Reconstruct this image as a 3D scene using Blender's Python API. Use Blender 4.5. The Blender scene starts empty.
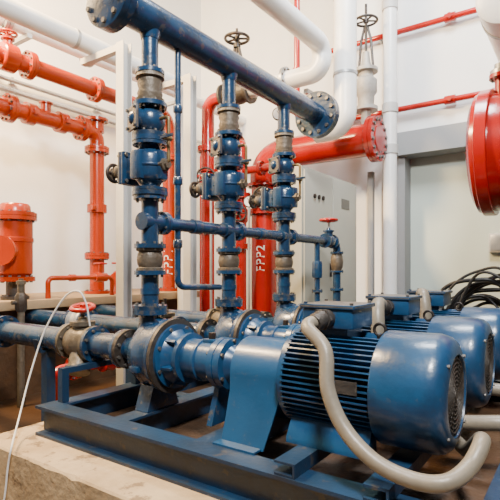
import bpy, bmesh, math, random
from mathutils import Vector, Matrix, Euler
random.seed(3)
C = bpy.context.scene.collection
pi = math.pi
V = Vector
CAMZ = 1.16; FPX = 480.0; HY = 269.0
ANG = math.radians(35.07); cA = math.cos(ANG); sA = math.sin(ANG)

# a point of the room on a plane y=Y or x=X
def on_y(px, py, Y):
    k = (px-250)/FPX; x = Y*(k*cA-sA)/(cA+k*sA); d = -sA*x+cA*Y
    return V((x, Y, CAMZ-(py-HY)/FPX*d))
def on_x(px, py, X):
    k = (px-250)/FPX; y = (-k*sA*X-cA*X)/(sA-k*cA); d = -sA*X+cA*y
    return V((X, y, CAMZ-(py-HY)/FPX*d))

# ------------------------------------------------------------------ materials
def mat(name, col, rough=.4, metal=0., dirt=.25, dirtcol=(.05,.035,.02), scale=6., bump=.05, bscale=60., spec=.5, chip=0., chipcol=(.2,.2,.2), chipscale=22., coat=0., clo=.60):
    m = bpy.data.materials.new(name); m.use_nodes = True
    nt = m.node_tree; N = nt.nodes; L = nt.links
    b = N['Principled BSDF']
    b.inputs['Roughness'].default_value = rough; b.inputs['Metallic'].default_value = metal
    b.inputs['Specular IOR Level'].default_value = spec; b.inputs['Coat Weight'].default_value = coat; b.inputs['Coat Roughness'].default_value = .12
    tc = N.new('ShaderNodeTexCoord')
    def noise(sc, lo, hi, amt, det=6):
        n1 = N.new('ShaderNodeTexNoise'); n1.inputs['Scale'].default_value = sc; n1.inputs['Detail'].default_value = det; n1.inputs['Roughness'].default_value = .65
        L.new(tc.outputs['Object'], n1.inputs['Vector'])
        rp = N.new('ShaderNodeValToRGB'); rp.color_ramp.elements[0].position = lo; rp.color_ramp.elements[1].position = hi
        rp.color_ramp.elements[0].color = (0,0,0,1); rp.color_ramp.elements[1].color = (amt,amt,amt,1)
        L.new(n1.outputs['Fac'], rp.inputs['Fac']); return rp
    rp = noise(scale,.42,.72,dirt)
    mx = N.new('ShaderNodeMix'); mx.data_type = 'RGBA'
    mx.inputs['A'].default_value = (*col,1); mx.inputs['B'].default_value = (*dirtcol,1)
    L.new(rp.outputs['Color'], mx.inputs['Factor']); out = mx.outputs['Result']
    if chip:
        r2 = noise(chipscale,clo,clo+.06,chip,8)
        m2 = N.new('ShaderNodeMix'); m2.data_type='RGBA'; m2.inputs['B'].default_value=(*chipcol,1)
        L.new(out, m2.inputs['A']); L.new(r2.outputs['Color'], m2.inputs['Factor']); out = m2.outputs['Result']
    L.new(out, b.inputs['Base Color'])
    if bump > 0:
        n2 = N.new('ShaderNodeTexNoise'); n2.inputs['Scale'].default_value = bscale; n2.inputs['Detail'].default_value = 5
        L.new(tc.outputs['Object'], n2.inputs['Vector'])
        bp = N.new('ShaderNodeBump'); bp.inputs['Strength'].default_value = bump; bp.inputs['Distance'].default_value = .02
        L.new(n2.outputs['Fac'], bp.inputs['Height']); L.new(bp.outputs['Normal'], b.inputs['Normal'])
    return m
BLUE = mat('blue_paint', (.0078,.038,.094), .27, 0, .85, (.010,.012,.016), 8, .10, 40, .5, .6, (.085,.075,.06), 20, .25, .57)
SKID = mat('skid_blue_paint', (.0065,.030,.072), .40, 0, .75, (.014,.014,.015), 5, .08, 40, .5, .6, (.075,.06,.042), 14)
MBLUE = mat('motor_blue_paint', (.010,.054,.132), .30, 0, .7, (.008,.017,.033), 6, .06, 40, .5, .35, (.055,.075,.09), 34, .15, .60)
GBLUE = mat('guard_blue_paint', (.011,.060,.145), .33, 0, .5, (.008,.030,.066), 4, .05, 40, .5, .35, (.06,.085,.11), 34, .1, .60)
RED = mat('red_paint', (.33,.0042,.0012), .24, 0, .35, (.16,.003,.001), 5, .03, 40, .5, 0, coat=.3)
WARM_RED = mat('warm_lit_red_paint', (.37,.030,.0008), .27, 0, .35, (.21,.014,.001), 5, .03, 40, .5, 0, coat=.25)  # red paint shifted to orange for the warm light on the left pipes
IRON = mat('rusty_grey_iron', (.055,.048,.043), .5, .35, .85, (.030,.018,.011), 10, .25, 40, .5, .6, (.13,.115,.095), 24)
BRONZE = mat('grey_bronze_casting', (.13,.11,.083), .45, .4, .8, (.05,.034,.02), 9, .25, 40, .5, .5, (.23,.20,.16), 22)
RUBBER = mat('brown_flexible_rubber', (.080,.060,.042), .5, .2, .7, (.15,.12,.083), 14, .25, 50)
DARK = mat('dark_iron_and_fin_shade', (.018,.016,.015), .45, .3, .5, (.07,.03,.015), 12, .15)
WHITE = mat('white_pipe_jacket', (.74,.74,.73), .3, 0, .3, (.46,.44,.40), 3, .03)
STEEL = mat('galvanised_steel', (.42,.43,.44), .35, .6, .4, (.24,.24,.24), 10, .05)
LGREY = mat('light_grey_paint', (.46,.455,.44), .5, 0, .35, (.30,.285,.26), 4, .03)
WORN = mat('worn_grey_paint', (.30,.29,.27), .5, .1, .6, (.16,.13,.10), 9, .1)
CONDUIT = mat('beige_grey_conduit', (.195,.168,.128), .40, 0, .5, (.12,.098,.072), 14, .06)
CAB = mat('cabinet_grey_paint', (.33,.325,.275), .42, 0, .2, (.26,.25,.21), 3, .02)
CABD = mat('cabinet_dark_trim', (.11,.105,.09), .5, 0, .15, (.1,.1,.1), 3, .02)
BLACK = mat('black_rubber_and_fan_shade', (.008,.008,.009), .45, 0, .2, (.04,.04,.04), 12, .05)
TXT = mat('white_lettering', (.8,.78,.70), .6, 0, .1, (.6,.5,.4), 20, 0)
CONC = mat('rough_concrete', (.42,.315,.19), .85, 0, .8, (.23,.155,.08), 4, .3, 30, .3, .75, (.12,.075,.042), 7, 0, .55)
BED_SHADE = mat('oily_grout_and_ledge_shade', (.075,.036,.015), .5, 0, .8, (.028,.016,.009), 5, .4, 20)
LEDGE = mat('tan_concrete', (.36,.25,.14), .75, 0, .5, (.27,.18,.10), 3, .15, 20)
FLOOR = mat('brown_floor', (.065,.031,.013), .45, 0, .7, (.026,.015,.008), 2.5, .1, 20)
WALL = mat('white_plaster', (.73,.735,.73), .85, 0, .35, (.55,.55,.54), 1.2, .06, 30)
PANEL = mat('pale_door_panel', (.48,.535,.47), .6, 0, .2, (.42,.465,.41), 1.0, .02, 30)
GREYB = mat('grey_steel_and_lintel_shade', (.24,.245,.25), .7, 0, .3, (.18,.18,.18), 2, .05, 30)
BRASS = mat('dull_brass', (.20,.13,.055), .45, .5, .5, (.08,.045,.02), 15, .1)
BOLT = mat('worn_bolt_steel', (.16,.15,.14), .4, .6, .7, (.05,.03,.02), 30, .1)

# ------------------------------------------------------------------ mesh helpers
def frame(ax):
    return V(ax).normalized().to_track_quat('Z','Y').to_matrix()
def fillet(pts, R, n=9):
    pts = [V(p) for p in pts]; out = [pts[0]]
    for p0,p1,p2 in zip(pts, pts[1:], pts[2:]):
        a = p0-p1; b = p2-p1; la, lb = a.length, b.length; a.normalize(); b.normalize()
        ang = a.angle(b)
        if ang > 3.1: out.append(p1); continue
        t = min(R/math.tan(ang/2), .49*la if p0 is not pts[0] else .95*la, .49*lb if p2 is not pts[-1] else .95*lb); r = t*math.tan(ang/2)
        c = p1+(a+b).normalized()*(r/math.sin(ang/2))
        u = (p1+a*t-c).normalized(); w = (p1+b*t-c).normalized()
        for i in range(n+1): out.append(c+u.slerp(w, i/n)*r)
    out.append(pts[-1]); return out
def spline(pts, n=10):
    P = [V(p) for p in pts]; P = [P[0]*2-P[1]]+P+[P[-1]*2-P[-2]]; out = []
    for i in range(1, len(P)-2):
        a,b,c,d = P[i-1:i+3]
        for k in range(n):
            t = k/n
            out.append(.5*((2*b)+(c-a)*t+(2*a-5*b+4*c-d)*t*t+(3*b-a-3*c+d)*t**3))
    out.append(P[-2]); return out
class MB:
    def __init__(s): s.bm = bmesh.new()
    def lathe(s, o, ax, prof, seg=28):
        M = frame(ax); o = V(o); rings = []; nv = s.bm.verts.new
        for t,r in prof:
            if r < 1e-5: rings.append([nv(o+M@V((0,0,t)))])
            else: rings.append([nv(o+M@V((r*math.cos(2*pi*i/seg), r*math.sin(2*pi*i/seg), t))) for i in range(seg)])
        for a,b in zip(rings, rings[1:]):
            if len(a)==1 and len(b)==1: continue
            for i in range(seg):
                j = (i+1)%seg
                if len(a)==1: s.bm.faces.new((a[0],b[j],b[i]))
                elif len(b)==1: s.bm.faces.new((a[i],a[j],b[0]))
                else: s.bm.faces.new((a[i],a[j],b[j],b[i]))
        if len(rings[0])>1: s.bm.faces.new(rings[0][::-1])
        if len(rings[-1])>1: s.bm.faces.new(rings[-1])
        return s
    def cyl(s, o, ax, t0, t1, r, seg=24): return s.lathe(o, ax, [(t0,r),(t1,r)], seg)
    def sweep(s, pts, r, seg=16):
        pts = [V(p) for p in pts]; n = len(pts); rings = []
        rr = r if isinstance(r,(list,tuple)) else [r]*n
        T = [(pts[min(i+1,n-1)]-pts[max(i-1,0)]).normalized() for i in range(n)]
        u = frame(T[0])@V((1,0,0))
        for i in range(n):
            if i: u = T[i-1].rotation_difference(T[i])@u
            u = (u-T[i]*u.dot(T[i])).normalized(); w = T[i].cross(u)
            rings.append([s.bm.verts.new(pts[i]+u*rr[i]*math.cos(2*pi*k/seg)+w*rr[i]*math.sin(2*pi*k/seg)) for k in range(seg)])
        for a,b in zip(rings, rings[1:]):
            for i in range(seg):
                j = (i+1)%seg; s.bm.faces.new((a[i],a[j],b[j],b[i]))
        s.bm.faces.new(rings[0][::-1]); s.bm.faces.new(rings[-1]); return s
    def pipe(s, pts, r, R=.1, seg=20): return s.sweep(fillet(pts, R), r, seg)
    def box(s, c, size, rz=0, bev=0, rot=None):
        M = Matrix.Translation(V(c))@(rot.to_4x4() if rot else Matrix.Rotation(rz,4,'Z'))@Matrix.Diagonal((*size,1))
        g = bmesh.ops.create_cube(s.bm, size=1, matrix=M)
        if bev:
            es = list({e for v in g['verts'] for e in v.link_edges})
            bmesh.ops.bevel(s.bm, geom=es, offset=bev, segments=2, affect='EDGES', profile=.6)
        return s
    def torus(s, c, ax, R, r, seg=28, ms=10):
        M = frame(ax); c = V(c); rings = []
        for i in range(seg):
            a = 2*pi*i/seg; rings.append([s.bm.verts.new(c+M@V(((R+r*math.cos(2*pi*k/ms))*math.cos(a),(R+r*math.cos(2*pi*k/ms))*math.sin(a), r*math.sin(2*pi*k/ms)))) for k in range(ms)])
        for i in range(seg):
            A,B = rings[i], rings[(i+1)%seg]
            for k in range(ms):
                l = (k+1)%ms; s.bm.faces.new((A[k],B[k],B[l],A[l]))
        return s
    def bolts(s, o, ax, t0, t1, R, n, r=.009, alt=True):
        M = frame(ax); o = V(o); n0 = len(s.bm.faces)
        for i in range(n):
            a = 2*pi*(i+.5)/n; s.lathe(o+M@V((R*math.cos(a),R*math.sin(a),0)), ax, [(t0,r),(t1,r)], 6)
        if alt:
            for f in s.bm.faces[:][n0:]: f.material_index = 1
        return s
    def flange(s, o, ax, t0, t1, r, n=8, b=.012, alt=True):
        s.cyl(o, ax, t0, t1, r, 32); s.bolts(o, ax, t0-b, t1+b, r*.82, n, max(.006,r*.085), alt); return s
    def wheel(s, c, ax, R, rim=.008, n=5):
        M = frame(ax); c = V(c); s.torus(c, ax, R, rim)
        s.cyl(c, ax, -rim*1.6, rim*1.6, R*.24, 14)
        for i in range(n):
            a = 2*pi*i/n; e = M@V((math.cos(a),math.sin(a),0))
            s.sweep([c+e*R*.15, c+e*R*.98], rim*.75, 8)
        return s
    def prism(s, poly, o, u, v, w, L):
        o,u,v,w = V(o),V(u),V(v),V(w)
        A = [s.bm.verts.new(o+u*a+v*b) for a,b in poly]; B = [s.bm.verts.new(o+u*a+v*b+w*L) for a,b in poly]
        n = len(poly)
        for i in range(n):
            j = (i+1)%n; s.bm.faces.new((A[i],A[j],B[j],B[i]))
        s.bm.faces.new(A[::-1]); s.bm.faces.new(B); return s
    def ibeam(s, o, u, w, L, W, H, t=.012):
        h=H; a=W/2; q=t/2
        return s.prism([(-a,0),(a,0),(a,t),(q,t),(q,h-t),(a,h-t),(a,h),(-a,h),(-a,h-t),(-q,h-t),(-q,t),(-a,t)], o, u, (0,0,1), w, L)
    def build(s, name, m, parent=None, sharp=38):
        bm = s.bm; bmesh.ops.recalc_face_normals(bm, faces=bm.faces[:])
        for f in bm.faces: f.smooth = True
        lim = math.radians(sharp)
        for e in bm.edges:
            if len(e.link_faces)==2 and e.calc_face_angle(0) > lim: e.smooth = False
        two = any(f.material_index for f in bm.faces)
        me = bpy.data.meshes.new(name); bm.to_mesh(me); bm.free(); me.materials.append(m)
        if two: me.materials.append(BOLT)
        o = bpy.data.objects.new(name, me); C.objects.link(o)
        if parent: o.parent = parent
        return o
def tag(o, label, cat, group=None):
    o['label'] = label; o['category'] = cat
    if group: o['group'] = group
    return o
def thing(name, label, cat, loc=(0,0,0), group=None, rz=0):
    o = bpy.data.objects.new(name, None); C.objects.link(o); o.location = loc; o.rotation_euler = (0,0,rz); o.empty_display_size = .05
    return tag(o, label, cat, group)
def struct(o): o['kind'] = 'structure'; return o
def dup(root, loc, label, skip=()):
    r = root.copy(); C.objects.link(r); r.location = loc; r['label'] = label
    for ch in list(root.children):
        if ch.name.split('.')[0] in skip: continue
        c = ch.copy(); C.objects.link(c); c.parent = r
        for g in list(ch.children):
            d = g.copy(); C.objects.link(d); d.parent = c
    return r
X,Y,Z = V((1,0,0)),V((0,1,0)),V((0,0,1))

# ------------------------------------------------------------------ key dimensions
PX = -1.863; PY = [1.747, 2.42, 3.10]; ST = .455; PT = .303; a = .273
HZ = 2.457; MZ = 1.405
LZ = .885      # top of the ledge

# ------------------------------------------------------------------ setting
struct(MB().box((-1.6,2.2,-.05),(7.6,8.4,.1)).build('floor', FLOOR))
struct(MB().box((-5.3,2.2,3.0),(.2,8.4,6.0)).build('wall_left', WALL))
w = MB(); w.box((-3.565,6.1,3.0),(3.27,.2,6.0)); w.box((.235,6.1,4.42),(4.33,.2,3.16)); struct(w.build('wall_back', WALL))
struct(MB().box((.235,6.27,1.42),(4.33,.1,2.84)).build('door_1', PANEL))
struct(MB().box((.235,6.03,2.70),(4.33,.28,.28)).build('shade_trim_1', GREYB))  # lintel beam coloured grey to carry the shadow over the recess
struct(MB().box((-1.90,6.10,1.28),(.10,.24,2.56)).build('shade_trim_2', GREYB))  # grey strip standing in for the shadow along the jamb
# plinth with a worn front edge
m = MB()
n=60; px0,px1=-2.5,.34
random.seed(11)
top=[];mid=[];bot=[];back=[]
for i in range(n+1):
    x=px0+(px1-px0)*i/n
    c=.008+max(0,random.gauss(0,.004))
    top.append(m.bm.verts.new((x,1.2+c,PT))); mid.append(m.bm.verts.new((x,1.2,PT-c))); bot.append(m.bm.verts.new((x,1.2,0))); back.append(m.bm.verts.new((x,3.6,PT)))
bb=[m.bm.verts.new((px0,3.6,0)),m.bm.verts.new((px1,3.6,0))]
for i in range(n):
    m.bm.faces.new((top[i],top[i+1],back[i+1],back[i])); m.bm.faces.new((mid[i],mid[i+1],top[i+1],top[i])); m.bm.faces.new((bot[i],bot[i+1],mid[i+1],mid[i]))
m.bm.faces.new((bot[0],mid[0],top[0],back[0],bb[0])); m.bm.faces.new((bot[-1],bb[1],back[-1],top[-1],mid[-1]))
m.bm.faces.new([bb[0]]+back+[bb[1]]); m.bm.faces.new([bb[0],bb[1]]+bot[::-1])
tag(m.build('concrete_plinth', CONC), 'low rough beige concrete plinth carrying the blue pump skid', 'plinth')
tag(MB().box((-1.24,2.43,PT+.012),(2.05,1.84,.024),bev=.006).build('grout_bed', BED_SHADE), 'oily dark brown grout bed inside the blue skid frame', 'grout')
t = thing('concrete_ledge', 'raised beige ledge slab along the left wall under the red pipework', 'ledge', (-4.6,2.525,0))
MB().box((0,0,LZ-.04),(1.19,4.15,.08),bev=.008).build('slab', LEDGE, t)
MB().box((-.10,0,(LZ-.08)/2),(.98,4.05,LZ-.08)).build('shade_base', BED_SHADE, t)  # base coloured dark for the shadow beneath the slab

# ------------------------------------------------------------------ skid
sk = thing('steel_skid', 'blue welded steel skid frame under the three pumps and motors', 'skid', (-1.24,2.43,PT))
def sl(x,y,z): return V((x+1.24, y-2.43, z-PT))
x0,x1,y0,y1 = -2.333,-.16,1.447,3.42
for yy in (y0,y1):
    MB().ibeam(sl(x0,yy,PT),Y,X,x1-x0,.11,.152,.014).build('long_beam', SKID, sk)
for xx in (x0+.05,-1.80,-1.28,x1-.05):
    MB().ibeam(sl(xx,y0+.056,PT),X,Y,y1-y0-.112,.10,.150,.012).build('cross_beam', SKID, sk)
for yy in (2.08,2.75):
    MB().ibeam(sl(x0+.11,yy,PT),Y,X,.42,.08,.12,.012).build('inner_beam', SKID, sk)
for xx in (-.84,-.52):
    b = MB(); b.prism([(-.04,0),(.04,0),(.04,.05),(-.04,.05),(-.04,.042),(.032,.042),(.032,.008),(-.04,.008)], sl(xx,y0-.05,ST), X, Z, Y, y1-y0+.1)
    b.build('motor_rail', SKID, sk)

# ------------------------------------------------------------------ pumps
def pump(i):
    t = thing('centrifugal_pump', '', 'pump', (PX,PY[i],ST), 'end suction pumps in a row on the skid')
    m = MB()
    m.lathe((0,0,a), X, [(-.155,.062),(-.085,.066),(-.05,.095),(-.03,.125),(.0,.152),(.06,.162),(.11,.158),(.15,.155)], 40)
    arc = []; rr = []
    for k in range(31):
        th = math.radians(100-300*k/30); arc.append(V((.04,.118*math.cos(th),a+.118*math.sin(th)))); rr.append(.070-.030*k/30)
    m.sweep(arc, rr, 16)
    m.lathe((0.0,0,a), Z, [(.08,.075),(.15,.057),(.20,.05)], 24)
    for k in range(3):
        th=math.radians(200+60*k); m.box((0.06,.165*math.cos(th),a+.165*math.sin(th)),(.06,.03,.03),bev=.006)
    m.build('casing', BLUE, t)
    m = MB(); m.flange((0,0,a), X, .148,.166,.184,14,.018); m.build('casing_flange', BLUE, t)
    m = MB(); m.cyl((0,0,a),X,.169,.188,.184,40); m.build('casing_cover', IRON, t)
    m = MB(); m.lathe((0,0,a), X, [(.188,.158),(.203,.158),(.208,.132),(.235,.110),(.265,.102),(.27,.120),(.292,.120),(.297,.096),(.36,.092),(.365,.100),(.38,.100),(.385,.092),(.47,.092),(.475,.116),(.505,.116),(.508,.109),(.512,.116),(.545,.116),(.55,.086),(.57,.074),(.60,.06)], 36)
    m.bolts((0,0,a),X,.465,.556,.105,6,.009); m.bolts((0,0,a),X,.20,.212,.145,8,.010)
    for k in range(6):
        th=2*pi*k/6+.3; rot=Matrix.Rotation(th,3,'X'); m.box(V((.237,0,a))+rot@V((0,.120,0)),(.07,.03,.012),rot=rot)
    m.box((.42,0,a+.094),(.07,.06,.02),bev=.006); m.build('bearing_housing', MBLUE, t)
    m = MB(); m.cyl((.42,0,a+.104), Z, 0,.028,.018,6); m.build('oil_plug', DARK, t)
    m = MB(); m.flange((0,0,a), X, -.18,-.155,.105,8); m.build('suction_flange', IRON, t)
    m = MB(); m.flange((0,0,a), Z, .198,.222,.088,8); m.build('discharge_flange', BLUE, t)
    m = MB(); m.prism([(-.11,0),(.11,0),(.07,.12),(-.07,.12)], (.01,0,0), Y, Z, X, .09); m.build('foot', BLUE, t)
    m = MB(); m.prism([(-.09,0),(.09,0),(.03,.17),(-.03,.17)], (.46,0,0), Y, Z, X, .03); m.build('bearing_foot', BLUE, t)
    m = MB(); m.cyl((0,0,a), X, .60,.86,.028); m.cyl((0,0,a), X, .67,.74,.075); m.cyl((0,0,a), X, .76,.83,.075); m.build('coupling', IRON, t)
    return t
pl = ['nearest pump with blue casing and worn bolted cover, front left on the skid',
      'middle pump, under the second blue riser', 'farthest pump in the row, near the grey cabinet']
p0 = pump(0); p0['label'] = pl[0]
for i in (1,2): dup(p0, (PX,PY[i],ST), pl[i])

# coupling guards
def guard():
    t = thing('coupling_guard', 'blue arched coupling guard in front, beside the nearest motor', 'guard', (PX+.75,PY[0],ST), 'coupling guards')
    r=.145; zc=a-.01
    def prof(r,off): return [(-.205+off,0),(-.172+off,.10),(-r,.20)]+[(-r*math.cos(pi*k/20), zc+r*math.sin(pi*k/20)) for k in range(21)]+[(r,.20),(.172-off,.10),(.205-off,0)]
    out=prof(r,0); inn=prof(r-.007,.007)
    m = MB(); m.prism(out+inn[::-1], (-.115,0,0), Y, Z, X, .255)
    for v in m.bm.verts:
        if v.co.x>0 and v.co.z<.25: v.co.x -= (.25-v.co.z)*.20
    m.build('hood', GBLUE, t)
    for s in (-1,1):
        MB().box((-.02,s*.228,.004),(.20,.05,.008)).build('foot_strip', GBLUE, t)
    return t
g0 = guard()
for i,l in ((1,'blue arched coupling guard of the middle pump'),(2,'blue arched coupling guard of the farthest pump')): dup(g0,(PX+.75,PY[i],ST),l)

# motors
MX = PX+1.2; MB_Z = ST+.05; am = .223
def motor():
    t = thing('electric_motor', 'nearest blue finned electric motor with round fan cover, front right of the skid', 'motor', (MX,PY[0],MB_Z), 'blue electric motors')
    m = MB(); m.cyl((0,0,am), X, -.305,.075,.150,40)
    for f in m.bm.faces: f.material_index=1
    NF=56
    for k in range(NF):
        th = 2*pi*(k+.5)/NF
        if abs((th-pi/2+pi)%(2*pi)-pi) < .32: continue
        if abs((th-3*pi/2+pi)%(2*pi)-pi) < .45: continue
        rot = Matrix.Rotation(th,3,'X')
        m.box(V((-.115,0,am))+rot@V((0,.171,0)), (.35,.048,.0055), rot=rot)
    m.cyl((0,0,am), X, -.305,-.285,.19,40)
    o=m.build('finned_frame', MBLUE, t); o.data.materials[1]=DARK  # core coloured dark to stand for shade between the fins
    m = MB(); m.lathe((0,0,am), X, [(-.345,.05),(-.345,.09),(-.335,.10),(-.325,.15),(-.312,.185),(-.305,.185)], 40); m.build('drive_end_bell', MBLUE, t)
    m = MB(); m.lathe((0,0,am), X, [(.06,.19),(.06,.204),(.065,.206),(.245,.206),(.272,.199),(.290,.184),(.300,.160),(.302,.140),(.288,.136)], 48)
    m.bolts((0,0,am),X,.292,.304,.166,4,.007)
    fc = m.build('fan_cover', MBLUE, t, 50)
    m = MB(); m.cyl((0,0,am), X, .288,.291,.135,40); m.build('opening_shade', BLACK, fc)  # black disc painted in for the shade inside the fan cover
    m = MB()
    for R in (.02,.035,.05,.065,.08,.095,.11,.125): m.torus((.296,0,am), X, R, .0024, 32, 6)
    for k in range(16):
        e = V((0,math.cos(2*pi*k/16),math.sin(2*pi*k/16))); m.sweep([V((.295,0,am))+e*.012, V((.295,0,am))+e*.138], .0022, 6)
    m.cyl((.29,0,am), X, 0,.009,.016,12)
    m.build('grille', IRON, fc)
    m = MB(); m.box((-.14,0,am+.188),(.14,.14,.05)); m.box((-.14,0,am+.245),(.21,.20,.075),bev=.01)
    tb = m.build('terminal_box', MBLUE, t)
    m=MB(); m.box((-.14,0,am+.290),(.225,.215,.016),bev=.005)
    for sx in (-1,1):
        for sy in (-1,1): m.bolts((-.14+sx*.095,sy*.09,am+.298),Z,-.002,.008,0,1,.008)
    m.build('lid', MBLUE, tb)
    m = MB(); m.cyl((-.14,-.10,am+.245), -Y, 0,.035,.036,16); m.cyl((-.14,-.10,am+.245), -Y, .035,.05,.042,6); m.build('cable_gland', IRON, tb)
    for s in (-1,1):
        m = MB(); m.prism([(s*.09,.10),(s*.13,.10),(s*.18,.02),(s*.18,0),(s*.09,0)], (-.27,0,0), Y, Z, X, .32); m.build('foot', MBLUE, t)
    m = MB(); m.torus((.03,0,am+.205), Y, .022,.006,20,8); m.cyl((.03,0,am+.148), Z, 0,.035,.012,10); m.build('lifting_eye', DARK, t)
    MB().box((-.02,-.197,am+.02),(.08,.004,.045)).build('nameplate', IRON, t)
    return t
m0 = motor()
for i,l in ((1,'middle blue motor, partly hidden behind the nearest motor'),(2,'farthest blue motor, at the right edge by the wall')): dup(m0,(MX,PY[i],MB_Z),l)

# conduits
def conduit(pts, label, r=.025):
    t = thing('flexible_conduit', label, 'conduit', pts[-1], 'flexible motor conduits')
    o = pts[-1]; q = [V(p)-V(o) for p in pts]
    s = spline(q, 12); MB().sweep(s, r, 16).build('hose', CONDUIT, t)
    d = (q[1]-q[0]).normalized(); MB().lathe(q[0], d, [(-.012,.034),(.03,.034),(.04,.029)], 12).build('end_ferrule', IRON, t)
TB = V((MX-.14, 0, MB_Z+am+.245))
def tbp(i): return V((TB.x, PY[i]-.155, TB.z))
conduit([tbp(0), V((TB.x-.01,1.515,TB.z-.02)), on_y(325,350,1.48), on_y(328,390,1.44), on_y(344,428,1.42), on_y(374,461,1.40), on_y(412,480,1.40), on_y(446,483,1.42), on_y(470,466,1.50), on_y(482,440,1.60), V((-.34,1.80,.53)), V((-.42,2.0,.49))],
        'thick beige flexible conduit looping down in front of the nearest motor')
conduit([tbp(1), V((TB.x+.0,2.20,TB.z+.025)), V((TB.x+.02,2.13,TB.z+.0)), V((TB.x+.035,2.095,TB.z-.10)), V((TB.x+.04,2.09,.70)), V((-.62,2.09,.545)), V((-.45,2.085,.535)), V((-.26,2.10,.56)), V((-.10,2.2,.56)), V((.05,2.3,.5)),V((.1,2.32,.33))],
        'pale flexible conduit dropping from the middle motor terminal box', .031)
conduit([tbp(2), V((TB.x+.01,2.88,TB.z+.04)), V((TB.x+.04,2.81,TB.z+.03)), V((TB.x+.06,2.78,TB.z-.08)), V((TB.x+.06,2.77,.70)), V((-.60,2.77,.54)), V((-.40,2.77,.535)), V((-.1,2.8,.52)), V((.1,2.85,.33))],
        'pale flexible conduit dropping from the farthest motor terminal box', .033)

# ------------------------------------------------------------------ discharge risers and valves
def riser():
    t = thing('discharge_riser', 'front blue vertical discharge pipe above the nearest pump', 'pipe', (PX,PY[0],ST+a+.222), 'blue discharge risers')
    b = ST+a+.222
    def z(v): return v-b
    o = (0,0,0)
    m = MB(); m.flange(o,Z,0.0,.022,.088); m.cyl(o,Z,.022,z(1.13),.045); m.lathe(o,Z,[(z(1.03),.05),(z(1.06),.05)],24); m.flange(o,Z,z(1.13),z(1.152),.082); m.build('lower_spool', BLUE, t)
    m = MB(); m.lathe(o,Z,[(z(1.152),.07),(z(1.165),.07),(z(1.17),.058),(z(1.185),.064),(z(1.21),.068),(z(1.235),.064),(z(1.25),.058),(z(1.255),.07),(z(1.268),.07)],28); m.build('flexible_connector', RUBBER, t)
    m = MB(); m.flange(o,Z,z(1.268),z(1.29),.082); m.cyl(o,Z,z(1.29),z(1.52),.045); m.flange(o,Z,z(1.52),z(1.54),.085)
    m.cyl((0,0,z(MZ)),Y,-.06,.085,.046); m.flange((0,0,z(MZ)),Y,.075,.092,.062,6,.006); m.build('tee_spool', BLUE, t)
    m = MB(); m.lathe(o,Z,[(z(2.02),.072),(z(2.04),.075),(z(2.045),.06),(z(2.07),.066),(z(2.095),.058),(z(2.12),.066),(z(2.145),.06),(z(2.15),.075),(z(2.17),.072)],28); m.build('upper_connector', RUBBER, t)
    m = MB(); m.flange(o,Z,z(2.17),z(2.19),.075); m.cyl(o,Z,z(2.19),z(2.385),.043); m.build('upper_spool', BLUE, t)
    return t
r0 = riser()
for i,l in ((1,'middle blue vertical discharge pipe, second riser on the header'),(2,'third blue vertical discharge pipe, beside the grey cabinet')): dup(r0,(PX,PY[i],ST+a+.222),l)
def gate_valve():
    t = thing('gate_valve', 'blue gate valve on the front riser, small dark handwheel pointing left', 'valve', (PX,PY[0],1.54), 'blue gate valves on the risers')
    m = MB(); o=(0,0,0)
    m.lathe(o,Z,[(.02,.048),(.05,.050),(.07,.062),(.085,.085),(.10,.092),(.20,.092),(.215,.085),(.23,.062),(.25,.050),(.28,.048)],24)
    m.flange(o,Z,0,.022,.092); m.flange(o,Z,.278,.30,.092); m.flange(o,Z,.024,.04,.09,8,.004,False); m.flange(o,Z,.26,.276,.09,8,.004,False)
    m.box((-.06,0,.15),(.12,.125,.13),bev=.02); m.box((.06,-.0,.15),(.09,.06,.15),bev=.012); m.box((0,-.075,.15),(.075,.06,.15),bev=.014)
    m.torus((0,0,.15),Z,.090,.009,28,8)
    m.build('body', BLUE, t)
    m = MB(); m.box((-.122,0,.15),(.02,.165,.17),bev=.005); m.box((-.146,0,.15),(.02,.165,.17),bev=.005)
    for sy in (-1,1):
        for sz in (-1,1): m.bolts((-.134,sy*.066,.15+sz*.068),-X,-.032,.034,0,1,.011)
    m.lathe((0,0,.15),-X,[(.155,.055),(.19,.045),(.215,.032)],20); m.build('bonnet', BLUE, t)
    m = MB(); m.lathe((0,0,.15),-X,[(.21,.034),(.225,.042),(.245,.038),(.25,.022),(.285,.022),(.287,.030),(.30,.030),(.302,.012),(.325,.012)],14); m.build('stem', RUBBER, t)
    m = MB(); m.wheel((-.285,0,.15), X, .046,.010,4); m.build('handwheel', DARK, t)
    m = MB(); m.lathe((.0,0,.15),X,[(.09,.035),(.118,.033),(.12,.022),(.135,.022)],6); m.build('side_boss', RUBBER, t)
    return t
gv = gate_valve()
for i,l in ((1,'blue gate valve on the middle riser'),(2,'blue gate valve on the third riser, left of the cabinet')): dup(gv,(PX,PY[i],1.54),l)
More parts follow.
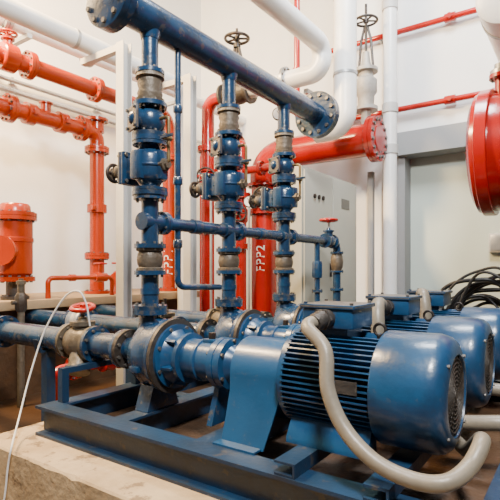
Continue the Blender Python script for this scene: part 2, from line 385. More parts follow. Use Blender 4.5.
def check_valve():
    t = thing('check_valve', 'blue check valve on the front riser, above its gate valve', 'valve', (PX,PY[0],1.84), 'blue check valves on the risers')
    o=(0,0,0); m = MB(); m.lathe(o,Z,[(.02,.048),(.035,.056),(.05,.072),(.075,.078),(.11,.078),(.13,.068),(.145,.052),(.16,.048)],24); m.flange(o,Z,0,.022,.092); m.flange(o,Z,.158,.18,.088); m.box((-.065,.0,.09),(.085,.08,.075),bev=.014); m.build('body', BLUE, t)
    m = MB(); d=V((-.35,-.94,0)).normalized(); rot=frame(d)
    m.cyl((0,0,.09),d,.04,.085,.055,20); m.box(V((0,0,.09))+d*.092,(.12,.12,.016),rot=rot,bev=.003)
    for sx in (-1,1):
        for sz in (-1,1): m.bolts(V((0,0,.09))+rot@V((sx*.047,sz*.047,.10)),d,-.002,.012,0,1,.009)
    m.lathe((0,0,.09),d,[(.098,.035),(.110,.026),(.118,.010)],12); m.build('cover', BLUE, t)
    m = MB(); m.pipe([(.06,.0,.09),(.135,0,.09),(.135,.0,-.14),(.12,0,-.14)],.009,.02,10); m.cyl((.135,0,-.02),-Y,-.014,.035,.015,10); m.build('bypass_tube', BRASS, t)
    m = MB(); m.box((.16,-.040,-.02),(.085,.008,.016),bev=.003); m.build('lever', BLUE, t)
    return t
cv = check_valve()
for i,l in ((1,'blue check valve on the middle riser'),(2,'blue check valve on the third riser')): dup(cv,(PX,PY[i],1.84),l)

# header
hd = thing('discharge_header', 'large blue horizontal header pipe joining the three risers at the top', 'pipe', (PX,2.5,HZ))
m = MB(); m.cyl((0,0,0), Y, 1.535-2.5, 3.60-2.5, .085, 36)
for yy in PY: m.lathe((0,yy-2.5,0),-Z,[(.03,.066),(.09,.05),(.105,.046)],24)
m.build('pipe', BLUE, hd)
m = MB(); m.flange((0,0,0),Y,1.50-2.5,1.535-2.5,.15,10,.014); m.build('near_flange', BLUE, hd)
m = MB(); m.lathe((0,0,0),Y,[(1.462-2.5,.135),(1.467-2.5,.15),(1.498-2.5,.15)],36); m.bolts((0,0,0),Y,1.448-2.5,1.47-2.5,.123,10,.013); m.build('blind_flange', BLUE, hd)
m = MB(); m.flange((0,0,0),Y,3.60-2.5,3.635-2.5,.19,12,.014); m.build('far_flange', BLUE, hd)
m = MB(); m.flange((0,0,0),Y,3.64-2.5,3.675-2.5,.19,12,.014); m.build('far_blind_flange', BLUE, hd)

# cross line
cl = thing('cross_pipe', 'blue mid height horizontal pipe running between the risers', 'pipe', (PX,2.5,MZ))
for p,q in ((PY[0]+.093,PY[1]-.062),(PY[1]+.093,PY[2]-.062)):
    m = MB(); m.cyl((0,0,0),Y,p-2.5,q-2.5,.035); m.flange((0,0,0),Y,p-2.5,p+.016-2.5,.062,6,.006); m.lathe((0,0,0),Y,[((p+q)/2-.03-2.5,.042),((p+q)/2+.03-2.5,.042)],20); m.build('pipe_run', BLUE, cl)
m = MB(); m.pipe([(0,PY[2]+.093-2.5,0),(0,4.03-2.5,0),(0,4.03-2.5,.40-MZ)],.035,.07); m.flange((0,0,0),Y,PY[2]+.095-2.5,PY[2]+.111-2.5,.062,6,.006)
m.flange((0,1.53,0),-Z,.09,.105,.06,6,.006); m.flange((0,1.53,0),-Z,.26,.275,.06,6,.006); m.flange((0,1.53,0),-Z,.42,.44,.06,6,.006); m.build('drop_pipe', BLUE, cl)
m = MB(); m.lathe((0,1.53,0),-Z,[(.105,.04),(.13,.052),(.18,.058),(.23,.052),(.26,.04)]); m.build('brown_connector', RUBBER, cl)
m = MB(); m.cyl((0,3.64-2.5,0),-Z,.02,.9,.024,16); m.lathe((0,3.64-2.5,0),-Z,[(.18,.04),(.2,.045),(.30,.045),(.32,.04)],8); m.flange((0,3.64-2.5,0),-Z,.42,.44,.045,6,.006); m.build('branch_drop', BLUE, cl)
t = thing('globe_valve', 'small blue valve with red handwheel at the right end of the cross pipe', 'valve', (PX,3.86,MZ))
m = MB(); m.lathe((0,0,0),Y,[(-.085,.062),(-.068,.062),(-.066,.04),(-.03,.055),(.03,.055),(.066,.04),(.068,.062),(.085,.062)]); m.lathe((0,0,0),Z,[(.03,.04),(.08,.038),(.082,.05),(.095,.05),(.097,.02),(.12,.015)],16); m.build('body', BLUE, t)
m = MB(); m.cyl((0,0,0),Z,.1,.20,.010,10); m.build('stem', STEEL, t)
m = MB(); m.wheel((0,0,.185),Z,.072,.014,5); m.build('handwheel', RED, t)

# thin balance line
t = thing('balance_pipe', 'thin blue vertical pipe just right of the front riser', 'pipe', (PX,1.955,HZ-.08))
zl = 1.06-HZ+.08
m = MB(); m.pipe([(0,0,0),(0,0,zl),(0,.37,zl-.012)],.018,.05,14); m.build('pipe', BLUE, t)
for zz in (-.35,-.75,-1.1):
    m = MB(); m.lathe((0,0,zz),Z,[(0,.022),(.005,.026),(.04,.026),(.045,.022)],8); m.build('coupling', BLUE, t)

# ------------------------------------------------------------------ suction lines
def suction(i,lab):
    t = thing('suction_pipe', lab, 'pipe', (PX,PY[i],ST+a), 'blue suction pipes')
    o=(0,0,0)
    m = MB(); m.flange(o,-X,.181,.203,.105); m.lathe(o,-X,[(.203,.062),(.24,.072),(.43,.072)]); m.flange(o,-X,.43,.45,.105); m.build('inlet_spool', BLUE, t)
    m = MB(); m.flange(o,-X,.685,.705,.105); m.cyl(o,-X,.705,1.42,.072); m.flange(o,-X,1.42,1.44,.11); m.build('middle_spool', BLUE, t)
    m = MB(); m.lathe(o,-X,[(1.44,.10),(1.455,.10),(1.46,.075),(1.49,.095),(1.53,.09),(1.55,.095),(1.58,.075),(1.585,.10),(1.60,.10)]); m.build('silver_connector', STEEL, t)
    m = MB(); m.flange(o,-X,1.60,1.62,.11); m.cyl(o,-X,1.62,2.34,.072); m.build('wall_spool', BLUE, t)
    return t
s0 = suction(0,'front blue suction pipe running left from the nearest pump')
for i,l in ((1,'middle blue suction pipe behind the front one'),(2,'farthest blue suction pipe on the ledge side')): dup(s0,(PX,PY[i],ST+a),l)
def sv():
    t = thing('suction_valve', 'grey cast valve with red handwheel on the front suction pipe', 'valve', (PX-.5675,PY[0],ST+a), 'grey suction valves')
    o=(0,0,0); m = MB(); m.flange(o,X,-.117,-.097,.105); m.flange(o,X,.097,.117,.105); m.lathe(o,X,[(-.097,.075),(-.05,.095),(0,.102),(.05,.095),(.097,.075)]); m.lathe(o,Z,[(.05,.06),(.10,.056),(.102,.072),(.125,.072),(.127,.03),(.15,.025)],18)
    d=V((.35,-.45,-.82)); m.lathe(o,d,[(.05,.06),(.16,.056),(.162,.072),(.185,.072)],18); m.build('body', BRONZE, t)
    m = MB(); m.cyl(o,Z,.14,.225,.012,10); m.build('stem', DARK, t)
    ax=V((.12,-.18,.95)).normalized(); c=V((0,0,.205))
    m = MB(); m.wheel(c,ax,.062,.014,4); m.build('handwheel', RED, t)
    return t
v0 = sv()
for i,l in ((1,'grey cast valve on the middle suction pipe'),(2,'grey cast valve on the farthest suction pipe')): dup(v0,(PX-.5675,PY[i],ST+a),l,('handwheel',))
# pipe stands
def stand(x,y,zb,zt,label):
    t = thing('pipe_stand', label, 'stand', (x,y,zb), 'pipe stands')
    h=zt-zb; m=MB(); m.box((0,0,.006),(.14,.14,.012)); m.build('base_plate', SKID, t)
    m=MB(); m.box((0,0,(h-.02)/2+.012),(.06,.06,h-.032)); m.build('post', SKID, t)
    m=MB(); m.prism([(-.09,.06),(-.078,.06),(-.06,-.008),(.06,-.008),(.078,.06),(.09,.06),(.07,-.02),(-.07,-.02)],(-.03,0,h),Y,Z,X,.06); m.build('saddle', SKID, t)
stand(-2.78,PY[0],0,ST+a-.064,'blue post under the front suction pipe at left')
stand(-2.78,PY[1],0,ST+a-.064,'blue post under the middle suction pipe')
stand(-2.78,PY[2],0,ST+a-.064,'blue post under the farthest suction pipe')
t = thing('angle_bracket','blue angle bracket frame standing on the left end of the skid','bracket',(-2.28,1.52,ST))
m=MB(); m.box((0,0,.09),(.04,.04,.18)); m.build('post',SKID,t)
m=MB(); m.box((0,.25,.165),(.04,.46,.03)); m.build('rail',SKID,t)
m=MB(); m.box((0,.50,.09),(.04,.04,.18)); m.build('post',SKID,t)

# white cable at left
cp=[on_y(90,326,1.60),on_y(86,303,1.58),on_y(78,291,1.56),on_y(64,298,1.54),on_y(45,330,1.50),on_y(30,375,1.43),on_y(19,418,1.32),on_y(12,445,1.19),on_y(8,466,1.175),on_y(4,500,1.17),V((-2.25,1.15,.01))]
tag(MB().sweep(spline(cp,10),.0045,8).build('white_cable', WHITE),'thin white cable drooping from the front suction valve to the floor at left','cable')

# ------------------------------------------------------------------ lettering
def wrap_text(body,size,parent,ctr,r,th0,m):
    cu=bpy.data.curves.new('lettering','FONT'); cu.body=body; cu.size=size; cu.align_x='CENTER'; cu.align_y='CENTER'; cu.space_character=1.1
    o=bpy.data.objects.new('lettering',cu); C.objects.link(o)
    dg=bpy.context.evaluated_depsgraph_get(); me=bpy.data.meshes.new_from_object(o.evaluated_get(dg)); bpy.data.objects.remove(o)
    for v in me.vertices:
        lat,ver=-v.co.y,v.co.x; th=th0+lat/r
        v.co=V(ctr)+V(((r+.004)*math.cos(th),(r+.004)*math.sin(th),ver))
    me.materials.clear(); me.materials.append(m)
    o=bpy.data.objects.new('lettering',me); C.objects.link(o); o.parent=parent; o['label']='white vertical lettering on the red pipe'

# ------------------------------------------------------------------ red pipework, left
t = thing('red_pipe','upper red pipe in warm-lit orange along the left wall, turning down behind the front riser','pipe',(-4.3,2.2,3.076))
yA = 2.15
m=MB(); m.pipe([(0,-1.6,0),(0,yA,0),(0,yA,LZ+.005-3.076)],.078,.16,24); m.build('pipe',WARM_RED,t)
def fpair(t,o,ax,c,r,n,mt,g=.002,h=.03):
    m=MB(); m.flange(o,ax,c-g-h,c-g,r,n); m.build('flange',mt,t)
    m=MB(); m.flange(o,ax,c+g,c+g+h,r,n); m.build('flange',mt,t)
fpair(t,(0,0,0),Y,.30,.13,10,WARM_RED); fpair(t,(0,0,0),Y,1.05,.13,10,WARM_RED); fpair(t,(0,yA,0),-Z,.53,.13,8,WARM_RED)
m=MB(); m.flange((0,yA,LZ-3.076),Z,.002,.035,.13,8); m.build('foot_flange',WARM_RED,t)
wrap_text('FPP1',.16,t,(0,yA,1.25-3.076),.078,math.atan2(-4.35,4.3)-.05,TXT)

yB=on_x(97,130,-4.5).y
t = thing('red_pipe','lower red pipe on the left wall with vertical leg standing on the ledge','pipe',(-4.5,yB,LZ))
hB=2.69-LZ
m=MB(); m.pipe([(0,-2.6,hB),(0,0,hB),(0,0,.035)],.08,.11,24); m.build('pipe',WARM_RED,t)
fpair(t,(0,0,hB),Y,-.20,.135,10,WARM_RED); fpair(t,(0,0,hB),Y,-1.0,.135,10,WARM_RED); fpair(t,(0,0,0),Z,hB-.20,.135,10,WARM_RED); fpair(t,(0,0,0),Z,.42,.135,10,WARM_RED)
m=MB(); m.lathe((0,0,hB),Z,[(.0,.078),(.12,.078)],24); m.flange((0,0,hB),Z,.12,.15,.125,8); m.build('tee_top',WARM_RED,t)
m=MB(); m.flange((0,0,0),Z,.002,.032,.14,8); m.build('foot_flange',WARM_RED,t)
m=MB(); m.lathe((0,-.62,hB),Z,[(.06,.05),(.14,.05),(.145,.07),(.16,.07)],18); m.build('top_nozzle',WARM_RED,t)
for o,ax,c in (((0,0,hB),Y,-.45),((0,0,hB),Y,-.80),((0,0,0),Z,.95)):
    m=MB(); m.lathe(o,ax,[(c-.05,.095),(c-.045,.108),(c+.045,.108),(c+.05,.095)],24)
    side=X if ax==Y else V((.57,-.82,0))
    for s in (-1,1): m.box(V(o)+V(ax)*c+V(side).normalized()*s*.12,(.05,.05,.05),bev=.006)
    m.build('grooved_coupling',WARM_RED,t)

# upper left valve on the upper warm-lit red pipe
t = thing('wafer_valve','warm-lit red valve with small handwheel on the upper red pipe at the left edge','valve',(-4.3,2.30,3.076))
m=MB(); m.lathe((0,0,0),Y,[(-.07,.115),(-.06,.125),(.06,.125),(.07,.115)],28); m.lathe((0,0,0),Z,[(.10,.045),(.16,.04),(.162,.06),(.18,.06)],18); m.build('body',WARM_RED,t)
m=MB(); m.cyl((0,0,0),Z,.17,.23,.012,10); m.wheel((0,0,.22),Z,.075,.012,5); m.build('handwheel',WARM_RED,t)

q=on_x(15,240,-4.25); dv=LZ-.80
t = thing('strainer_vessel','squat red flanged vessel standing on the ledge at the left edge','vessel',(q.x,q.y,LZ))
o=(0,0,-dv)
m=MB(); m.lathe(o,Z,[(.29,.12),(.32,.150),(.80,.150)],32)
m.lathe((0,0,.52-dv),V((.5,-.86,0)),[(.1,.10),(.19,.10),(.195,.13),(.22,.13)],24); m.lathe(o,Z,[(.60,.15),(.605,.158),(.64,.158),(.645,.15)],32); m.build('body',WARM_RED,t)
m=MB(); m.flange(o,Z,.80,.835,.185,12); m.build('upper_flange',WARM_RED,t)
m=MB(); m.flange(o,Z,.838,.87,.185,12); m.lathe(o,Z,[(.87,.14),(.875,.135),(.93,.13),(.95,.115),(.955,0)],32); m.build('bolted_lid',WARM_RED,t)
m=MB(); m.flange(o,Z,.25,.29,.17,12); m.build('lower_flange',WARM_RED,t)
m=MB(); m.cyl((0,0,0),Z,.002,.25-dv,.075); m.flange((0,0,0),Z,.002,.03,.12); m.build('pedestal',IRON,t)

t = thing('drain_pipe','straight brownish grey drain pipe with cock in front of the red vessel','pipe',(-3.9,2.2,.0))
m=MB(); m.cyl((0,0,0),Z,.002,1.03,.03,16); m.lathe((0,0,0),Z,[(1.03,.04),(1.06,.04),(1.065,.02),(1.08,.02)],8); m.build('pipe',BRONZE,t)
m=MB(); m.lathe((0,0,0),Z,[(.80,.035),(.83,.05),(.93,.05),(.96,.035)],8); m.cyl((0,0,.88),-Y,0,.08,.018,10); m.build('cock',IRON,t)
p1=on_x(48,280,-4.1); p2=on_x(112,284,-4.1)
t = thing('thin_red_pipe','thin red pipe with a small handwheel low on the ledge','pipe',(-4.1,p1.y,LZ))
m=MB(); L=p2.y-p1.y; h=.19; m.pipe([(0,0,0.002),(0,0,h),(0,L,h),(0,L,.002)],.024,.05,14); m.build('pipe',WARM_RED,t)
m=MB(); m.lathe((0,L*.8,h),Y,[(-.07,.045),(-.05,.045),(-.03,.05),(.03,.05),(.05,.045),(.07,.045)],16); m.cyl((0,L*.8,h),Z,.03,.13,.02,10); m.build('valve_body',WARM_RED,t)
m=MB(); m.wheel((0,L*.8,h+.14),Z,.06,.009,5); m.build('handwheel',RED,t)
m=MB(); m.lathe((0,L*.35,h),Y,[(-.03,.034),(.03,.034)],16); m.build('coupling',WARM_RED,t)
q=on_x(104,290,-4.25)
t = thing('hydrant_valve','small red angle valve on the ledge at the foot of the tall red pipe','valve',(-4.25,q.y+.2,LZ))
m=MB(); m.lathe((0,0,0),Z,[(.001,.07),(.03,.07),(.032,.045),(.12,.05),(.18,.075),(.24,.06),(.26,.03),(.33,.02)],20); m.lathe((0,0,.17),V((.6,-.8,0)),[(.04,.05),(.12,.05),(.125,.065),(.15,.065)],18); m.build('body',WARM_RED,t)
m=MB(); m.wheel((0,0,.34),Z,.07,.01,5); m.build('handwheel',RED,t)

t = thing('low_red_pipe','low red pipe near the floor behind the suction pipes at left','pipe',(-3.05,1.5,0))
m=MB(); m.pipe([(0,.45,.002),(0,.45,.44),(0,2.9,.44),(0,2.9,.002)],.042,.08,16); m.build('pipe',RED,t)
for yy in (.6,.625,1.5):
    m=MB(); m.flange((0,yy,.44),Y,0,.02,.085,8); m.build('flange',RED,t)
m=MB(); m.lathe((0,.95,.44),Y,[(-.09,.07),(-.07,.07),(-.06,.05),(0,.075),(.06,.05),(.07,.07),(.09,.07)],18); m.cyl((0,.95,.44),Z,.04,.14,.02,10); m.build('valve_body',RED,t)

# ------------------------------------------------------------------ posts, white pipes
def post(px,X0,lab,h=3.215):
    q=on_x(px,200,X0); t=thing('support_post',lab,'post',(X0,q.y,0),'pale steel support posts')
    m=MB(); m.box((0,0,.006),(.2,.11,.012)); m.build('base_plate',LGREY,t)
    m=MB(); m.prism([(-.05,-.05),(.05,-.05),(.05,-.04),(.006,-.04),(.006,.04),(.05,.04),(.05,.05),(-.05,.05),(-.05,.04),(-.006,.04),(-.006,-.04),(-.05,-.04)],(0,0,.012),X,Y,Z,h-.012); m.build('column',LGREY,t)
    m=MB(); m.box((-.33,0,h-.03),(.55,.06,.06)); m.build('pipe_arm',LGREY,t)
post(124,-3.45,'pale steel support post left of the front riser, holding the white pipe')
post(190,-3.45,'pale steel support post between the front and middle risers')
yE=4.21
t=thing('white_pipe','white jacketed pipe high on the left, sloping away to a downward leg','pipe',(-3.9,2.2,3.303))
m=MB(); m.pipe([(0,-1.8,0),(0,yE-2.2,0),(0,yE-2.2,-3.30)],.085,.16,24); m.build('jacket',WHITE,t)
for yy in (-.4,.5,1.3):
    m=MB(); m.cyl((0,yy,0),Y,0,.03,.09,28); m.build('band',STEEL,t)
t=thing('white_pipe','second thinner white pipe just behind the upper white pipe at left','pipe',(-4.35,2.2,3.44))
m=MB(); m.pipe([(0,-1.8,0),(0,3.79,0)],.07,.1,24); m.build('jacket',WHITE,t)
fpair(t,(0,0,0),Y,1.0,.12,8,STEEL); fpair(t,(0,0,0),Y,.1,.12,8,STEEL)
for yy in (.3,2.4):
    m=MB(); m.box((-.39,yy,-.09),(.92,.05,.04)); m.build('wall_bracket',STEEL,t)
for i,(zz,lab) in enumerate(((3.22,'upper of two long grey conduits on the left wall'),(3.10,'lower of two long grey conduits on the left wall'))):
    t=thing('wall_conduit',lab,'conduit',(-5.14,2.2,zz))
    m=MB(); m.cyl((0,0,0),Y,-1.8,3.75,.025,12); m.build('tube',STEEL,t)
    for yy in (-.5,.6,1.7,2.8):
        m=MB(); m.box((-.025,yy,0),(.07,.03,.07)); m.build('clip',STEEL,t)

# white hook pipe
hx=-2.297; hy=4.6
t=thing('white_pipe','white jacketed pipe hooking down and back at top centre','pipe',(hx,hy,3.25))
m=MB(); m.pipe([(0,-2.2,.283),(0,0,.283),(0,0,0),(-.42,0,0)],.10,.14,28); m.build('jacket',WHITE,t)
m=MB(); m.flange((-.42,0,0),-X,0,.03,.15,10); m.build('flange',STEEL,t)
m=MB(); m.box((-.25,.75,-.12),(.05,1.3,.05)); m.build('wall_bracket',STEEL,t)
t=thing('yoke_valve','dark iron gate valve with a tall yoke and black handwheel, top centre','valve',(-3.42,hy,3.25))
m=MB(); m.lathe((0,0,0),X,[(-.2,.15),(-.17,.15),(-.168,.10),(-.06,.13),(.06,.13),(.168,.10),(.17,.15),(.2,.15)]); m.lathe((0,0,0),Z,[(.08,.09),(.2,.085),(.202,.13),(.24,.13),(.242,.06),(.28,.04)],20); m.build('body',IRON,t)
m=MB()
for s in (-1,1): m.sweep([(s*.09,0,.24),(s*.06,0,.42),(s*.025,0,.56)],.02,10)
m.cyl((0,0,0),Z,.55,.59,.045,14); m.cyl((0,0,0),Z,.25,.78,.015,10); m.build('yoke',DARK,t)
m=MB(); m.wheel((0,0,.66),Z,.14,.018,5); m.build('handwheel',DARK,t)
t=thing('white_pipe','short white pipe between the hooked pipe and the dark yoke valve','pipe',(-2.98,hy,3.25))
m=MB(); m.cyl((0,0,0),X,-.238,.225,.09); m.build('jacket',WHITE,t)
t=thing('red_pipe','tall red vertical pipe behind the middle riser, below the yoke valve','pipe',(-3.87,hy,0))
m=MB(); m.pipe([(.24,0,3.25),(0,0,3.25),(0,0,.03)],.08,.14,24); m.build('pipe',RED,t)
fpair(t,(0,0,0),Z,2.65,.13,8,RED); fpair(t,(0,0,0),Z,1.63,.13,8,RED)
m=MB(); m.flange((0,0,0),Z,.001,.03,.14,8); m.build('foot_flange',RED,t)
t=thing('butterfly_valve','red valve with side handwheel on the tall red pipe behind the middle riser','valve',(-3.87,hy-.0,2.25))
m=MB(); m.lathe((0,0,0),Z,[(-.14,.13),(-.11,.13),(-.108,.095),(0,.12),(.108,.095),(.11,.13),(.14,.13)]); m.lathe((0,0,0),V((.57,-.82,0)),[(.08,.07),(.2,.06),(.202,.08),(.22,.08)],18); m.build('body',RED,t)
m=MB(); m.wheel(V((.57,-.82,0))*.30,V((.57,-.82,0)),.11,.012,5); m.cyl((0,0,0),V((.57,-.82,0)),.2,.32,.014,10); m.build('handwheel',DARK,t)

# big red header and riser
rx=-3.56; ry=5.4; rz=2.672
t=thing('red_header','big red horizontal pipe above the grey cabinet, closed by a bolted end flange','pipe',(rx,ry,rz))
m=MB(); m.pipe([(1.50,0,0),(0,0,0),(0,0,-.365)],.19,.30,36); m.build('pipe',RED,t)
m=MB(); m.flange((0,0,0),X,1.50,1.545,.265,14,.016); m.build('flange',RED,t)
m=MB(); m.flange((0,0,0),X,1.55,1.595,.265,14,.018); m.lathe((0,0,0),X,[(1.595,.16),(1.605,.15)],32); m.build('end_flange',RED,t)
t=thing('red_riser','thick red vertical pipe with white lettering, left of the grey cabinet','pipe',(rx,ry,0))
m=MB(); m.cyl((0,0,0),Z,.03,2.29,.17,36); m.build('pipe',RED,t)
m=MB(); m.flange((0,0,0),Z,2.262,2.30,.235,12); m.build('flange',RED,t)
fpair(t,(0,0,0),Z,1.92,.235,12,RED)
dd=V((.5,-.86,0)).normalized()
m=MB(); m.lathe((0,0,2.09),dd,[(.12,.10),(.21,.09),(.215,.12),(.24,.12),(.245,.05),(.30,.03)],20); m.build('valve_neck',DARK,t)
m=MB(); m.wheel(V((0,0,2.09))+dd*.32,dd,.12,.014,5); m.build('handwheel',DARK,t)
m=MB(); m.flange((0,0,0),Z,.002,.04,.24,12); m.build('foot_flange',RED,t)
wrap_text('FPP2',.165,t,(0,0,1.30),.17,math.atan2(-ry,-rx)-.25,TXT)
q=on_y(241,250,5.0); sx_=q.x
t=thing('red_riser','slim red vertical pipe directly right of the middle riser','pipe',(q.x,5.0,0))
m=MB(); m.cyl((0,0,0),Z,.03,2.75,.07,28); m.lathe((0,0,2.75),Z,[(0,.07),(.03,.065),(.06,.04),(.07,0)],28); m.build('pipe',RED,t)
m=MB(); m.flange((0,0,0),Z,.002,.03,.13,8); m.build('foot_flange',RED,t)
fpair(t,(0,0,0),Z,2.1,.125,8,RED); fpair(t,(0,0,0),Z,1.45,.125,8,RED)
m=MB(); m.lathe((0,0,1.85),Z,[(-.1,.07),(-.05,.10),(.05,.10),(.1,.07)],20); m.lathe((0,0,1.85),dd,[(.06,.06),(.16,.055),(.165,.075),(.185,.075)],18); m.build('valve_body',RED,t)
m=MB(); m.wheel(V((0,0,1.85))+dd*.26,dd,.09,.012,5); m.cyl((0,0,1.85),dd,.18,.27,.014,10); m.build('handwheel',DARK,t)
t=thing('red_crossover','thin red crossover pipe with flanges between the middle and third risers','pipe',(sx_+.07,5.0,2.42))
m=MB(); m.pipe([(0,0,0),(.62,0,0),(.62,0,-2.417)],.05,.10,18); m.build('pipe',RED,t)
m=MB(); m.flange((.22,0,0),X,0,.022,.09,8); m.build('flange',RED,t)
m=MB(); m.flange((.246,0,0),X,0,.022,.09,8); m.build('flange',RED,t)
t=thing('red_branch','short red horizontal branch with flanges left of the big red header','pipe',(-4.6,5.4,0))
m=MB(); m.pipe([(.0,0,.03),(0,0,2.9),(0.62,0,2.9)],.08,.14,24); m.build('pipe',RED,t)
m=MB(); m.flange((0,0,2.5),Z,0,.03,.13,8); m.build('flange',RED,t)
m=MB(); m.flange((0.62,0,2.9),X,0,.03,.13,8); m.build('end_flange',RED,t)
m=MB(); m.flange((0,0,0),Z,.002,.03,.13,8); m.build('foot_flange',RED,t)
q=on_y(297,40,5.0)
t=thing('thin_red_pipe','thin red vertical pipe at top centre beside the hooked white pipe','pipe',(q.x,5.0,2.9))
m=MB(); m.pipe([(0,.35,0.07),(0,0,.07),(0,0,3.0)],.036,.06,16); m.build('pipe',RED,t)
for zz in (.55,1.2):
    m=MB(); m.lathe((0,0,0),Z,[(zz,.05),(zz+.1,.05)],16); m.build('coupling',RED,t)
# gauges
def gauge(loc,lab,h=.30,r=.075):
    t=thing('pressure_gauge',lab,'gauge',loc); d=V((-loc[0],-loc[1],0)).normalized(); c=V((0,0,h+r))
    m=MB(); m.cyl((0,0,0),Z,0,h,.014,12); m.build('stem',STEEL,t)
    m=MB(); m.lathe(c,d,[(-.02,r),(.02,r),(.022,r*.9),(.016,r*.88)],28); b=m.build('case',DARK,t)
    m=MB(); m.cyl(c,d,.0165,.018,r*.87,28); m.build('dial',TXT,b)
    m=MB(); m.sweep([c+d*.02,c+d*.02+V((0,0,r*.6))+d.cross(Z)*r*.3],.003,6); m.build('needle',DARK,b)
q=on_y(262,118,5.4); gauge((-3.33,5.4,rz+.187),'round pressure gauge standing on the big red header',.26,.085)
q=on_y(211,150,4.2); gauge((q.x,4.2,0),'tall thin stand pipe with round gauge just left of the middle riser',2.0,.06)
q=on_y(249,150,4.2); gauge((q.x,4.2,0),'tall thin stand pipe with round gauge just right of the middle riser',1.82,.06)
q=on_y(345,60,4.9)
t=thing('white_pipe','fat white vertical pipe with elbow ending above the grey cabinet','pipe',(q.x,4.9,2.72))
m=MB(); m.pipe([(0,0,3.2),(0,0,0),(-.35,0,0)],.125,.17,28); m.build('jacket',WHITE,t)
for zz in (.55,1.4):
    m=MB(); m.cyl((0,0,0),Z,zz,zz+.03,.132,28); m.build('band',STEEL,t)
t=thing('wheel_valve','grey valve with dark handwheel right of the fat white pipe near the top','valve',(on_y(366,70,5.5).x,5.5,2.87))
m=MB(); m.lathe((0,0,.48),Z,[(-.3,.14),(-.26,.14),(-.258,.09),(-.12,.10),(-.08,.13),(.06,.13),(.10,.09),(.16,.085),(.162,.14),(.20,.14),(.202,.07),(.30,.05),(.4,.04)]); m.build('body',WORN,t)
m=MB(); m.cyl((0,0,.48),Z,.38,.98,.016,10)
for s in (-1,1): m.sweep([(s*.09,0,.68),(s*.06,0,1.03),(s*.02,0,1.18)],.016,8)
m.build('yoke',DARK,t)
m=MB(); m.wheel((0,0,1.26),Z,.13,.015,5); m.build('handwheel',DARK,t)
m=MB(); m.cyl((0,0,0),Z,-.02,.18,.06); m.build('neck',WORN,t)
q=on_y(390,60,5.75)
t=thing('white_conduit','tall white plastic drain pipe with couplings right of the cabinet','pipe',(q.x,5.75,0))
m=MB(); m.cyl((0,0,0),Z,.002,6.0,.082,28); m.build('pipe',WHITE,t)
for zz in (2.55,3.05,4.3):
    m=MB(); m.lathe((0,0,zz),Z,[(0,.09),(.005,.095),(.11,.095),(.115,.09)],28); m.build('coupling',LGREY,t)
q=on_y(371,230,5.75)
t=thing('grey_post','slim grey steel post between the cabinet and the white drain pipe','post',(q.x,5.75,0))
m=MB(); m.box((0,0,.006),(.16,.16,.012)); m.build('base_plate',CABD,t)
m=MB(); m.box((0,0,1.19),(.07,.07,2.35),bev=.006); m.build('column',GREYB,t)
for zz,lab in ((4.085,'upper thin red sprinkler pipe on the back wall'),(3.127,'lower thin red sprinkler pipe on the back wall')):
    t=thing('sprinkler_pipe',lab,'pipe',(-2.35,5.9,zz))
    m=MB(); m.cyl((0,0,0),X,-.5,3.5,.034,16); m.build('pipe',RED,t)
    for xx in (.35,1.05,1.9):
        m=MB(); m.cyl((xx,0,0),X,-.06,.06,.05,16); m.cyl((xx,0,0),-Y,.02,.07,.03,12); m.build('fitting',RED,t)
    for xx in (.2,1.5,2.6):
        m=MB(); m.box((xx,.055,0),(.03,.1,.09)); m.build('clip',STEEL,t)
# ------------------------------------------------------------------ cabinet
t=thing('control_cabinet','tall pale grey electrical cabinet against the back, right of the risers','cabinet',(-2.28,4.54,0))
m=MB(); m.box((0,0,.05),(.22,1.20,.1)); m.build('base',CABD,t)
m=MB(); m.box((0,0,1.11),(.24,1.26,2.02),bev=.008); m.build('body',CAB,t)
for s in (-1,1):
    d=MB().box((.13,s*.31,1.12),(.022,.60,1.94),bev=.006).build('door',CAB,t)
    MB().box((.148,s*.31-s*.24,1.15),(.02,.025,.14),bev=.005).build('handle',DARK,d)
    m=MB()
    for k in range(6): m.box((.143,s*.31,.35+k*.03),(.006,.3,.012))
    m.build('vent',CABD,d)
for k in range(3):
    m=MB(); m.lathe((.14,-.42+.09*k,1.86),X,[(0,.022),(.015,.022),(.018,.015)],14); m.build('indicator_lamp',DARK,t)
MB().box((.143,.30,1.86),(.006,.2,.10)).build('meter_window',CABD,t)

# ------------------------------------------------------------------ right side
t=thing('red_tank','large red horizontal flanged tank at the right edge','tank',(-.57,4.2,0))
zt=2.07; R=.45
m=MB(); m.lathe((0,0,zt),X,[(-.08,R),(1.75,R),(1.85,.4),(1.95,0)],56); m.build('shell',RED,t)
m=MB(); m.lathe((0,0,zt),X,[(-.10,.482),(-.095,.488),(-.02,.488),(-.015,.482)],56); m.build('rim',RED,t)
m=MB(); m.lathe((0,0,zt),-X,[(.095,.47),(.13,.46),(.16,.40),(.175,.2),(.178,0)],56); m.build('end_cover',RED,t)
for xx in (.75,1.5):
    m=MB(); m.box((xx,-.3,.80),(.08,.08,1.6)); m.box((xx,.3,.80),(.08,.08,1.6)); m.box((xx,0,1.61),(.08,.8,.06)); m.build('leg_frame',DARK,t)
m=MB(); m.cyl((.02,0,zt),Z,R-.02,R+.13,.045,20); m.flange((.02,0,zt),Z,R+.13,R+.16,.085,8); m.build('top_nozzle',RED,t)
m=MB(); m.lathe((.02,0,zt),Z,[(R+.162,.08),(R+.19,.08),(R+.195,.045),(R+.24,.05),(R+.245,.03)],20); m.build('grey_fitting',STEEL,t)
t=thing('white_pipe','fat white horizontal pipe end in the upper right corner','pipe',(-.436,3.5,2.95))
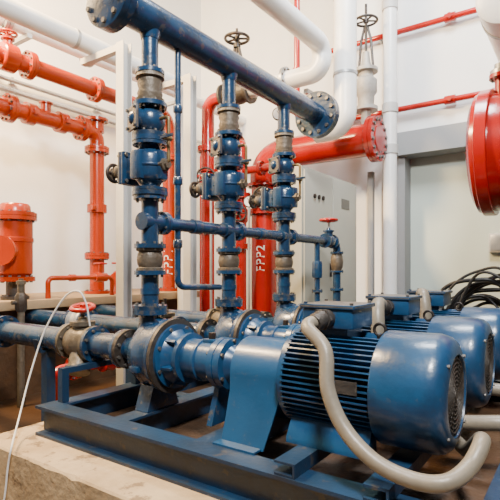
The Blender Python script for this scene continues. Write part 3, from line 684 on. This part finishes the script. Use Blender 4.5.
m=MB(); m.lathe((0,0,0),Y,[(0,.15),(.02,.18),(2.5,.18)],36); m.build('jacket',WHITE,t)
m=MB(); m.cyl((0,0,0),Y,.25,.29,.187,36); m.build('band',STEEL,t)
q=on_y(497,243,6.2)
t=thing('wall_box','small grey junction box on the pale panel at the right edge','box',q)
m=MB(); m.box((0,-.02,0),(.16,.08,.22),bev=.01); m.build('case',LGREY,t); m=MB(); m.box((0,-.065,0),(.12,.012,.18),bev=.004); m.build('cover',STEEL,t)
t=thing('cable_bundle','loose bundle of black cables arching up behind the farthest motor','cable',(-.72,4.0,0))
random.seed(8)
R_=random.uniform
for k in range(14):
    y=.026*k-.1; h=1.16-.022*k+R_(-.04,.03); sx=R_(-.10,.18)
    p=[V((-.45+sx,y,.02)),V((-.36+sx,y+R_(-.03,.03),.5)),V((-.20+sx,y,.5+(h-.5)*R_(.62,.84))),V((.06+sx*.6+R_(-.05,.05),y+R_(-.03,.03),h)),V((.24+sx*.8,y,h-R_(.02,.2))),V((.42+sx,y,.55)),V((.48+sx,y,.02))]
    MB().sweep(spline(p,9),R_(.009,.016),10).build('cable',BLACK,t)

# ------------------------------------------------------------------ lights, world, camera
def area(name,loc,tgt,size,power,col):
    l=bpy.data.lights.new(name,'AREA'); l.energy=power; l.color=col; l.shape='SQUARE'; l.size=size
    o=bpy.data.objects.new(name,l); C.objects.link(o); o.location=loc; o.rotation_euler=(V(tgt)-V(loc)).to_track_quat('-Z','Y').to_euler()
area('warm_lamp',(-4.0,.8,5.0),(-4.9,2.4,3.0),.8,1250,(1,.68,.33))
area('key_lamp',(.5,-.2,4.4),(-1.4,2.6,.9),.6,440,(1,.985,.96))
area('far_lamp',(-.8,3.4,5.6),(-1.6,5.5,1.6),1.2,370,(.93,.965,1))
wd=bpy.data.worlds.new('World'); bpy.context.scene.world=wd; wd.use_nodes=True
bg=wd.node_tree.nodes['Background']; bg.inputs['Color'].default_value=(.90,.95,1,1); bg.inputs['Strength'].default_value=.11
cam=bpy.data.cameras.new('camera'); co=bpy.data.objects.new('camera',cam); C.objects.link(co)
co.location=(0,0,CAMZ); co.rotation_euler=(pi/2,0,ANG); cam.sensor_width=36; cam.lens=36*FPX/500; cam.shift_y=(HY-250)/500; cam.clip_start=.05
bpy.context.scene.camera=co
